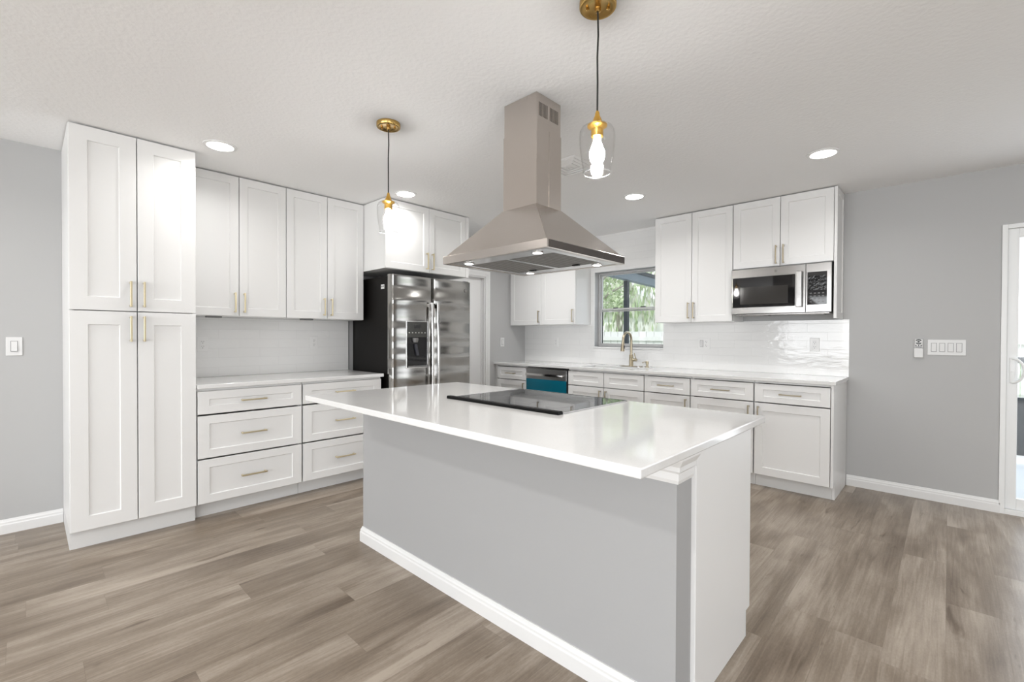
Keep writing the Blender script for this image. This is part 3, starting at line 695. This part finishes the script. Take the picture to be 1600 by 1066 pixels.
# fronts on the far side, looking to +y (hidden by the worktop from here)
nfr = 4
for i in range(nfr):
    a = w - 0.012 - (w - 0.02) * (i + 1) / nfr; b = w - 0.012 - (w - 0.02) * i / nfr
    for nm, z0, z1, hh in (('drawer', ZS + 0.002, ZDT, ((a + b) / 2, (ZS + ZDT) / 2, 0.155, False)), ('door', ZD, ZS - 0.002, (b - 0.034, ZS - 0.105, 0.15, True))):
        bm = nb(); shaker(bm, a + G, b - G, z0 + G, z1 - G, 0, 0.019, 0.06, 0.008, 0.045 if nm == 'drawer' else None)
        T = Matrix.Translation((0, CD + 0.0195, 0)) @ Matrix.Scale(-1, 4, (0, 1, 0))
        bmesh.ops.transform(bm, matrix=T, verts=bm.verts); fo = obj(nm, bm, 'cab', isl)
        hd = bar_pull(fo, *hh, mat='champ'); hd.data.transform(T); hd.data.flip_normals()
bm = nb(); box(bm, IX0, IX1, IY0, IY1, CB, CT, 0.004)
tag(obj('countertop', bm, 'quartz'), 'large white quartz island top with overhang, in the foreground', 'countertop')

# cooktop
KX0, KX1, KY0, KY1 = -1.918, -1.186, 1.528, 2.098
k = thing('cooktop', 'black glass electric cooktop set in the island worktop', 'cooktop', (KX0, KY0, CT)); w, dpt = KX1 - KX0, KY1 - KY0
bm = nb(); box(bm, 0, w, 0.03, dpt, 0.0006, 0.0062, 0.002); gl = obj('glass_surface', bm, 'cooktop', k)
bm = nb(); prism(bm, [(0.0, 0.0006), (0.032, 0.0006), (0.032, 0.012), (0.024, 0.0155), (0.004, 0.0155), (0.0, 0.012)], 'x', -0.004, w + 0.004); obj('front_edge_strip', bm, pm('matte_black_strip', (0.006, 0.006, 0.006), 0.4, spec=0.1), k)
bm = nb(); box(bm, -0.003, 0.003, 0.034, dpt, 0.0005, 0.0074); box(bm, w - 0.003, w + 0.003, 0.034, dpt, 0.0005, 0.0074); box(bm, 0.003, w - 0.003, dpt - 0.003, dpt + 0.003, 0.0005, 0.0074); obj('metal_edge', bm, 'steeld', k)
for (cx, cy, rr) in ((0.19, 0.18, 0.085), (0.19, 0.42, 0.10), (0.55, 0.18, 0.105), (0.55, 0.42, 0.08)):
    bm = nb(); tube(bm, [(cx + rr * math.cos(2 * PI * i / 48), cy + rr * math.sin(2 * PI * i / 48), 0.0061) for i in range(49)], 0.0006, 6, False)
    obj('burner_ring', bm, 'grey', gl)

# ------------------------------------------------------------------ island hood
HX0, HX1, HY0, HY1, HZB, HZT, HZC = -1.949, -1.240, 1.521, 2.165, 1.6155, 1.656, 1.892
h = thing('range_hood', 'stainless pyramid island range hood hanging from the ceiling above the cooktop', 'range hood', ((HX0 + HX1) / 2, (HY0 + HY1) / 2, HZB))
hw, hd = (HX1 - HX0) / 2, (HY1 - HY0) / 2; cw2, cd2 = 0.114, 0.0995; rim = HZT - HZB; zc_ = HZC - HZB; top = ZC - HZB; oy = -0.013
bm = nb()
def ring(a, b, z, o=0.0): return [bm.verts.new(p) for p in ((-a, -b + o, z), (a, -b + o, z), (a, b + o, z), (-a, b + o, z))]
r0 = ring(hw, hd, 0.0); r1 = ring(hw, hd, rim); r1b = ring(hw - 0.012, hd - 0.012, rim + 0.004); r2 = ring(cw2 + 0.003, cd2 + 0.003, zc_, oy)
ri = ring(hw - 0.03, hd - 0.03, 0.0); rj = ring(hw - 0.03, hd - 0.03, 0.014)
for A, B in ((r0, r1), (r1, r1b), (r1b, r2), (ri, r0), (rj, ri)):
    for i in range(4):
        j = (i + 1) % 4; bm.faces.new((A[i], A[j], B[j], B[i]))
bm.faces.new(r2); bm.faces.new(rj)
can = obj('canopy', bm, 'hoodsteel', h, bevel=0.002)
bm = nb(); zs = top - 0.17
box(bm, -cw2, cw2, oy - cd2, oy + cd2, zc_ - 0.01, zs); ch = obj('lower_chimney', bm, 'hoodsteel', h, bevel=0.0015)
bm = nb(); box(bm, -cw2 + 0.003, cw2 - 0.003, oy - cd2 + 0.003, oy + cd2 - 0.003, zs - 0.003, top - 0.0015); cu = obj('upper_chimney', bm, 'hoodsteel', h, bevel=0.0015)
bm = nb(); box(bm, cw2 + 0.0, cw2 + 0.0012, oy - 0.0015, oy + 0.0015, zc_, zs - 0.002); obj('seam', bm, 'hoodsteel', ch)
for y0_, n_ in ((oy - 0.078, 7), (oy + 0.008, 7)):
    bm = nb()
    for i in range(n_):
        y_ = y0_ + i * 0.0102
        box(bm, cw2 - 0.004, cw2 - 0.0022, y_, y_ + 0.0042, top - 0.112, top - 0.045)
    obj('vent_slots', bm, 'slot', cu)
bm = nb(); box(bm, hw - 0.0002, hw + 0.0015, -hd + 0.012, 0.118, 0.004, rim - 0.004, 0.0005); obj('control_panel', bm, 'plated', can)
bm = nb(); box(bm, hw - 0.0002, hw + 0.0015, 0.122, hd - 0.004, 0.004, rim - 0.004, 0.0005); obj('side_plate', bm, 'plated', can)
bm = nb(); iw, idp = hw - 0.031, hd - 0.031
# light-coloured underside frame
box(bm, -iw, iw, -idp, -idp + 0.095, 0.002, 0.0085); box(bm, -iw, iw, idp - 0.095, idp, 0.002, 0.0085)
box(bm, -iw, -iw + 0.035, -idp + 0.095, idp - 0.095, 0.002, 0.0085); box(bm, iw - 0.035, iw, -idp + 0.095, idp - 0.095, 0.002, 0.0085); box(bm, -0.012, 0.012, -idp + 0.095, idp - 0.095, 0.002, 0.0085)
obj('underside_frame', bm, 'steel2', can)
for sx_ in (-1, 1):
    bm = nb(); xa, xb = (0.0125, iw - 0.0355) if sx_ > 0 else (-iw + 0.0355, -0.0125); ya, yb_ = -idp + 0.0955, idp - 0.0955
    n_ = 15; st_ = (yb_ - ya) / n_
    for i in range(n_):
        prism(bm, [(ya + i * st_, 0.012), (ya + i * st_ + st_ * 0.28, 0.003), (ya + i * st_ + st_ * 0.72, 0.003), (ya + (i + 1) * st_ - 0.0004, 0.012)], 'x', xa, xb)
    ft = obj('baffle_filter', bm, 'filter', can)
    bm = nb(); cx_ = (xa + xb) / 2; box(bm, cx_ - 0.02, cx_ + 0.02, yb_ - 0.035, yb_ - 0.015, -0.004, 0.0028, 0.002); obj('filter_latch', bm, 'black', ft)
for lx in (-0.235, 0.235):
    for ly in (-idp + 0.048, idp - 0.048):
        bm = nb(); lathe(bm, [(0.030, 0.0018), (0.028, -0.001), (0.022, -0.0012)], (lx, ly, 0), 24); lh = obj('lamp_ring', bm, 'steel2', can, True)
        bm = nb(); lathe(bm, [(0.0225, -0.0014), (0.018, -0.003)], (lx, ly, 0), 20); obj('lamp_lens', bm, 'hoodled', lh, True)
        ld = bpy.data.lights.new('hood_lamp', 'SPOT'); ld.energy = 2.2; ld.spot_size = R(110); ld.spot_blend = 0.6; ld.shadow_soft_size = 0.02; ld.color = (1, 0.95, 0.88)
        lo = bpy.data.objects.new('hood_lamp', ld); COL.objects.link(lo); lo.location = ((HX0 + HX1) / 2 + lx, (HY0 + HY1) / 2 + ly, HZB - 0.008)

# ------------------------------------------------------------------ pendants
def pendant(x, y, lab):
    p = thing('pendant_lamp', lab, 'pendant lamp', (x, y, ZC), 0, 'glass pendants over the island')
    bm = nb(); lathe(bm, [(0.066, -0.0005), (0.066, -0.020), (0.063, -0.024), (0.050, -0.0255), (0.046, -0.0235), (0.012, -0.0245), (0.010, -0.036), (0.006, -0.038)], seg=40); c = obj('ceiling_canopy', bm, 'brass', p, True)
    bm = nb()
    for a in (0.7, 0.7 + PI): lathe(bm, [(0.006, -0.0245), (0.006, -0.030), (0.004, -0.032)], (0.036 * math.cos(a), 0.036 * math.sin(a), 0), 12)
    obj('canopy_screw', bm, 'brass', c, True)
    bm = nb(); zs = -0.395
    tube(bm, [(0, 0, -0.036), (0.0015, 0.001, -0.12), (-0.0012, 0, -0.2), (0.0012, -0.001, -0.29), (0, 0, zs)], 0.0033, 10); obj('cord', bm, 'cord', p, True)
    bm = nb(); lathe(bm, [(0.005, zs + 0.002), (0.008, zs - 0.006), (0.009, zs - 0.014), (0.022, zs - 0.044), (0.026, zs - 0.047)], seg=28); obj('socket_cap', bm, 'brass2', p, True)
    bm = nb(); lathe(bm, [(0.036, zs - 0.049), (0.035, zs - 0.054), (0.026, zs - 0.060), (0.022, zs - 0.064), (0.022, zs - 0.090), (0.019, zs - 0.092)], seg=28); obj('socket', bm, 'brass2', p, True)
    zg = zs - 0.0475
    prof = [(0.028, zg), (0.044, zg - 0.003), (0.055, zg - 0.010), (0.0625, zg - 0.024), (0.064, zg - 0.042), (0.0625, zg - 0.08), (0.0575, zg - 0.12), (0.052, zg - 0.15), (0.049, zg - 0.174)]
    bm = nb(); lathe(bm, prof + [(q[0] - 0.0022, q[1]) for q in prof[::-1]], seg=40, caps=False); g = obj('glass_shade', bm, 'shade', p, True)
    bm = nb(); R_ = 0.0479; tube(bm, [(R_ * math.cos(2 * PI * i / 40), R_ * math.sin(2 * PI * i / 40), zg - 0.1745) for i in range(41)], 0.0023, 8, False); obj('shade_rim', bm, 'rimglass', g, True)
    zb = zs - 0.092
    bm = nb(); lathe(bm, [(0.0125, zb + 0.0), (0.013, zb - 0.012), (0.016, zb - 0.022), (0.026, zb - 0.048), (0.028, zb - 0.062), (0.0245, zb - 0.082), (0.013, zb - 0.100), (0.004, zb - 0.106)], seg=24); b = obj('bulb', bm, 'bulb', p, True)
    return p
pendant(-2.326, 1.425, 'brass and clear glass pendant lamp nearer the refrigerator')
pendant(-0.931, 1.425, 'brass and clear glass pendant lamp right of the range hood')

# ------------------------------------------------------------------ recessed lights and ceiling vent
def can_light(x, y, lab, e=3.9):
    c = thing('recessed_light', lab, 'ceiling light', (x, y, ZC), 0, 'recessed ceiling lights')
    bm = nb(); lathe(bm, [(0.094, -0.0003), (0.093, -0.004), (0.076, -0.006)], seg=40); obj('trim_ring', bm, 'trim', c, True)
    bm = nb(); lathe(bm, [(0.0755, -0.0055), (0.070, -0.0075), (0.03, -0.0085), (0.004, -0.0087)], seg=40); obj('lens', bm, 'led', c, True)
    d = bpy.data.lights.new('recessed_lamp', 'AREA'); d.shape = 'DISK'; d.size = 0.14; d.energy = e; d.color = (1.0, 0.99, 0.975); d.spread = R(155)
    o = bpy.data.objects.new('recessed_lamp', d); COL.objects.link(o); o.location = (x, y, ZC - 0.010)
can_light(-3.384, 0.859, 'round recessed ceiling light above the tall pantry', 3.2)
can_light(-3.363, 2.227, 'round recessed ceiling light in front of the refrigerator cabinet', 2.8)
can_light(-1.978, 3.606, 'round recessed ceiling light right of the range hood, before the window', 5.8)
can_light(-0.613, 3.606, 'round recessed ceiling light in front of the microwave', 5.2)
can_light(-3.37, 3.606, 'round recessed ceiling light hidden behind the range hood, before the corner cabinet', 7.5)
for x, y, e_, wh_ in ((-0.62, 0.55, 6.0, 'nearest the island'), (-3.38, -0.95, 9.0, 'on the pantry side'), (-0.62, -0.95, 15.0, 'straight above'), (1.7, 0.5, 9.0, 'towards the patio side'), (1.7, 2.4, 7.0, 'in front of the patio door')):
    can_light(x, y, 'round recessed ceiling light in the room behind the viewer, ' + wh_, e_)

v = thing('ceiling_vent', 'white square ceiling air vent partly hidden by the hood chimney', 'vent', (-1.965, 2.665, ZC), 0)
for i, nm in ((0, 'vent_frame'), (1, 'louver'), (2, 'louver'), (3, 'louver')):
    bm = nb(); a = 0.15 - i * 0.034
    for s_ in range(1):
        A = [bm.verts.new(p) for p in ((-a, -a, -0.002 - 0.0005 * i), (a, -a, -0.002 - 0.0005 * i), (a, a, -0.002 - 0.0005 * i), (-a, a, -0.002 - 0.0005 * i))]
        b = a - 0.024; z = -0.007 if i else -0.006
        B = [bm.verts.new(p) for p in ((-b, -b, z), (b, -b, z), (b, b, z), (-b, b, z))]
        C_ = [bm.verts.new(p) for p in ((-b, -b, z + 0.003), (b, -b, z + 0.003), (b, b, z + 0.003), (-b, b, z + 0.003))]
        D = [bm.verts.new(p) for p in ((-a, -a, -0.0006), (a, -a, -0.0006), (a, a, -0.0006), (-a, a, -0.0006))]
        for P_, Q in ((A, B), (B, C_), (C_, D), (D, A)):
            for q in range(4):
                j = (q + 1) % 4; bm.faces.new((P_[q], P_[j], Q[j], Q[q]))
    obj(nm, bm, 'ceiling', v)

# ------------------------------------------------------------------ outlets, switches, remote
def plate_box(parent, w, h, mat='plate'):
    bm = nb(); box(bm, -w / 2, w / 2, -0.006, -0.0004, -h / 2, h / 2, 0.002); return obj('cover_plate', bm, mat, parent)
def rocker(parent, x):
    bm = nb(); rectframe(bm, x - 0.0185, x + 0.0185, -0.036, 0.036, -0.0078, -0.0061, 0.0025); f_ = obj('switch_frame', bm, 'plate', parent)
    bm = nb(); box(bm, x - 0.0158, x + 0.0158, -0.0064, -0.0061, -0.0333, 0.0333); obj('rocker_shade_line', bm, 'grey', f_)  # grey plate painted as the shadow line around the rocker
    bm = nb(); prism(bm, [(-0.0145, -0.0305), (-0.0062, -0.0305), (-0.0062, 0.031), (-0.0085, 0.031)], 'x', x - 0.0135, x + 0.0135); obj('rocker', bm, 'plate', f_)
def sockets(parent, x):
    bm = nb(); box(bm, x - 0.0175, x + 0.0175, -0.0075, -0.0061, -0.035, 0.035, 0.001); f_ = obj('receptacle', bm, 'outlet', parent)
    bm = nb()
    for z in (-0.019, 0.019):
        for dx in (-0.0065, 0.0065): box(bm, x + dx - 0.0012, x + dx + 0.0012, -0.0081, -0.0076, z - 0.001, z + 0.008)
        box(bm, x - 0.0025, x + 0.0025, -0.0081, -0.0076, z - 0.012, z - 0.007)
    obj('socket_slots', bm, 'grey', f_)
def wall_plate(name, lab, cat, loc, rz, kinds, grp=None):
    n_ = len(kinds); w_ = 0.072 + 0.046 * (n_ - 1)
    t_ = thing(name, lab, cat, loc, rz, grp); pl = plate_box(t_, w_, 0.116, 'outlet' if 'o' in kinds else 'plate')
    for i, kd in enumerate(kinds):
        x = (i - (n_ - 1) / 2) * 0.046
        (rocker if kd == 's' else sockets)(pl, x)
TB = 0.009
wall_plate('light_switch', 'single white light switch on the grey wall left of the pantry', 'switch', (XW, -0.05, 1.163), LW, 's')
wall_plate('light_switch', 'white light switch on the grey wall between door casing and sink counter', 'switch', (XW, 4.288, 1.160), LW, 's')
wall_plate('light_switch', 'wide four-gang white switch plate beside the small remote', 'switch', (-0.016, YB, 1.165), 0, 'ssss')
wall_plate('power_outlet', 'white outlet on the drawer-side backsplash near the refrigerator', 'outlet', (XW + TB, 1.820, 1.173), LW, 'o')
wall_plate('power_outlet', 'white outlet on the drawer-side backsplash, half hidden by the pantry', 'outlet', (XW + TB, 0.95, 1.165), LW, 'o')
wall_plate('power_outlet', 'white switch and outlet plate on the tile left of the microwave', 'outlet', (-1.803, YB - TB, 1.170), 0, 'so')
wall_plate('power_outlet', 'white outlet on the tile below the microwave', 'outlet', (-0.851, YB - TB, 1.172), 0, 'o')
wall_plate('power_outlet', 'white outlet on the tile under the corner wall cabinet, left of the window', 'outlet', (-3.70, YB - TB, 1.165), 0, 'o')

rm = thing('remote_control', 'small white remote with black buttons, holstered on the grey wall', 'remote', (-0.1715, YB, 1.156))
bm = nb(); prism(bm, [(-0.024, -0.071), (0.024, -0.071), (0.027, -0.066), (0.027, 0.0), (-0.027, 0.0), (-0.027, -0.066)], 'y', -0.020, -0.0004); obj('holster', bm, 'plate', rm, bevel=0.003)
bm = nb(); box(bm, -0.0245, 0.0245, -0.017, -0.003, 0.0005, 0.071, 0.005); rb = obj('remote_body', bm, 'plate', rm)
def plate2d(poly, nm, par):
    bm = nb(); prism(bm, poly, 'y', -0.0178, -0.0171); return obj(nm, bm, 'black', par)
cx_, cz_ = 0.0, 0.050
up = [(0.019 * math.cos(a) * 1.0, cz_ + 0.002 + 0.018 * math.sin(a)) for a in [R(20 + 140 * i / 12) for i in range(13)]] + [(0.013 * math.cos(a), cz_ + 0.001 + 0.0095 * math.sin(a)) for a in [R(160 - 140 * i / 12) for i in range(13)]]
plate2d(up, 'arc_button', rb); plate2d([(x, 2 * cz_ - z) for x, z in up][::-1], 'arc_button', rb)
plate2d([(0.0075 * math.cos(2 * PI * i / 20), cz_ + 0.0075 * math.sin(2 * PI * i / 20)) for i in range(20)], 'centre_button', rb)
for x in (-0.015, 0, 0.015): plate2d([(x + 0.005 * math.cos(2 * PI * i / 14), 0.022 + 0.005 * math.sin(2 * PI * i / 14)) for i in range(14)], 'round_button', rb)
plate2d([(-0.019, 0.007), (0.019, 0.007), (0.019, 0.013), (-0.019, 0.013)], 'bar_button', rb)

# ------------------------------------------------------------------ outside the window and the patio door
bm = nb(); box(bm, -12, 8, YB + 0.17, 8.2, -0.16, -0.03); struct(obj('patio', bm, 'patio'), 'pale concrete patio outside the back wall', 'patio')
bm = nb(); box(bm, -30, 20, 8.2, 40, -0.2, -0.06); struct(obj('lawn', bm, 'lawn'), 'lawn beyond the patio', 'lawn')
ln = thing('lanai_frame', 'dark slate patio enclosure frame outside the sink window', 'patio frame', (-3.45, 6.08, -0.03))
bm = nb(); box(bm, -0.03, 0.03, -0.03, 0.03, 0, 2.085); obj('post', bm, 'lanai', ln)
bm = nb(); prism(bm, [(-1.2, 2.135), (-1.2, 2.255), (2.2, 2.145), (2.2, 2.025)], 'x', -0.05, 0.05); obj('rafter', bm, 'lanailight', ln, label='grey sloping rafter')
bm = nb(); prism(bm, [(-1.2, 2.2555), (-1.2, 2.31), (2.2, 2.20), (2.2, 2.1455)], 'x', -0.06, 0.06); obj('upper_rail', bm, 'lanai', ln)
bm = nb(); box(bm, 3.6, 6.2, 1.30, 1.36, 0.0, 0.62); box(bm, 3.6, 6.2, 1.30, 1.36, 1.0, 1.06); obj('kick_panel', bm, 'lanai', ln)
fn = thing('fence', 'white vertical-board fence behind the yard, seen through the window', 'fence', (0, 10.5, -0.06))
bm = nb()
for i in range(90):
    x = -14 + i * 0.2; box(bm, x, x + 0.19, 0, 0.03, 0.05, 1.42 + 0.01 * random.random())
obj('boards', bm, 'fence', fn)
bm = nb(); box(bm, -14, 4, -0.04, -0.001, 1.2, 1.3); box(bm, -14, 4, -0.04, -0.001, 0.3, 0.4); obj('rail', bm, 'fence', fn)

def tree(name, lab, x, y, h, rad, mats, n, droop=0.0, leaf=0.10):
    t_ = thing(name, lab, 'tree', (x, y, -0.06))
    bm = nb(); tube(bm, [(0, 0, 0), (0.05, 0.02, h * 0.3), (-0.05, 0.05, h * 0.62), (0.02, 0, h * 0.9)], [0.17, 0.14, 0.10, 0.04], 10); tr = obj('trunk', bm, 'bark', t_, True)
    bm = nb()
    for i in range(7):
        a = i * 2.4; tube(bm, [(0, 0, h * (0.4 + 0.06 * i)), (0.4 * rad * math.cos(a), 0.4 * rad * math.sin(a), h * (0.55 + 0.05 * i)), (0.8 * rad * math.cos(a), 0.8 * rad * math.sin(a), h * (0.6 + 0.05 * i))], [0.06, 0.04, 0.015], 7)
    obj('branches', bm, 'bark', t_, True)
    for mi, mt in enumerate(mats):
        bm = nb()
        for i in range(n):
            a = random.random() * 2 * PI; rr = rad * math.sqrt(random.random()); zz = h * (0.45 + 0.55 * random.random())
            k_ = math.sqrt(max(0.05, 1 - ((zz / h - 0.72) / 0.34) ** 2)); rr *= k_
            c_ = Vector((rr * math.cos(a), rr * math.sin(a), zz - droop * random.random() * h))
            u = Vector((random.uniform(-1, 1), random.uniform(-1, 1), random.uniform(-1, 1))).normalized(); w_, v_ = frame_of(u)
            s = leaf * random.uniform(0.6, 1.4); ln_ = s * (1.0 + 3.5 * droop)
            if droop > 0: v_ = Vector((0.15 * random.uniform(-1, 1), 0.15 * random.uniform(-1, 1), -1)); w_ = Vector((math.cos(a * 3), math.sin(a * 3), 0)) * 0.6
            bm.faces.new([bm.verts.new(c_ + q) for q in (-w_ * s * 0.5, v_ * ln_ * 0.5, w_ * s * 0.5, -v_ * ln_ * 0.5)])
        f_ = obj('foliage', bm, mt, t_)
tree('leafy_tree', 'green leafy tree seen through the left half of the window', -8.3, 12.4, 4.8, 1.6, ('leafg',), 2600, 0.0, 0.10)
tree('mossy_tree', 'grey-green tree with hanging moss seen through the right half of the window', -4.6, 12.8, 5.2, 1.5, ('leafs', 'leafs'), 1800, 0.35, 0.08)
tree('mossy_tree', 'large pale mossy tree in front of the neighbouring house', -10.6, 18.0, 6.5, 2.2, ('leafs', 'leafg'), 900, 0.3, 0.2)
nbh = thing('neighbour_house', 'pale neighbouring house beyond the fence', 'house', (-13.5, 22, -0.06))
bm = nb(); box(bm, -6, 4, 0, 5, 0, 2.6); obj('house_wall', bm, 'roofw', nbh)
bm = nb(); prism(bm, [(-6.6, 2.6), (4.6, 2.6), (-1, 4.4)], 'y', -0.4, 5.4); obj('roof', bm, 'fence', nbh)

# ------------------------------------------------------------------ groups of repeats; nothing deeper than thing > part > sub-part
GROUPS = {'wall_cabinet': 'white shaker wall cabinets', 'base_cabinet': 'white base cabinets under the sink worktop', 'drawer_cabinet': 'white drawer cabinets beside the pantry',
          'countertop': 'white quartz worktops', 'power_outlet': 'white wall outlets', 'light_switch': 'white light switches', 'mossy_tree': 'trees outside the window', 'leafy_tree': 'trees outside the window',
          'backsplash': 'white tile backsplashes'}
for o in list(SC.objects):
    if o.parent is None and o.name.split('.')[0] in GROUPS: o['group'] = GROUPS[o.name.split('.')[0]]
for o in list(SC.objects):
    chain = [o]
    while chain[-1].parent is not None: chain.append(chain[-1].parent)
    if len(chain) > 3: o.parent = chain[-2]      # every part sits at its thing's origin, so nothing moves
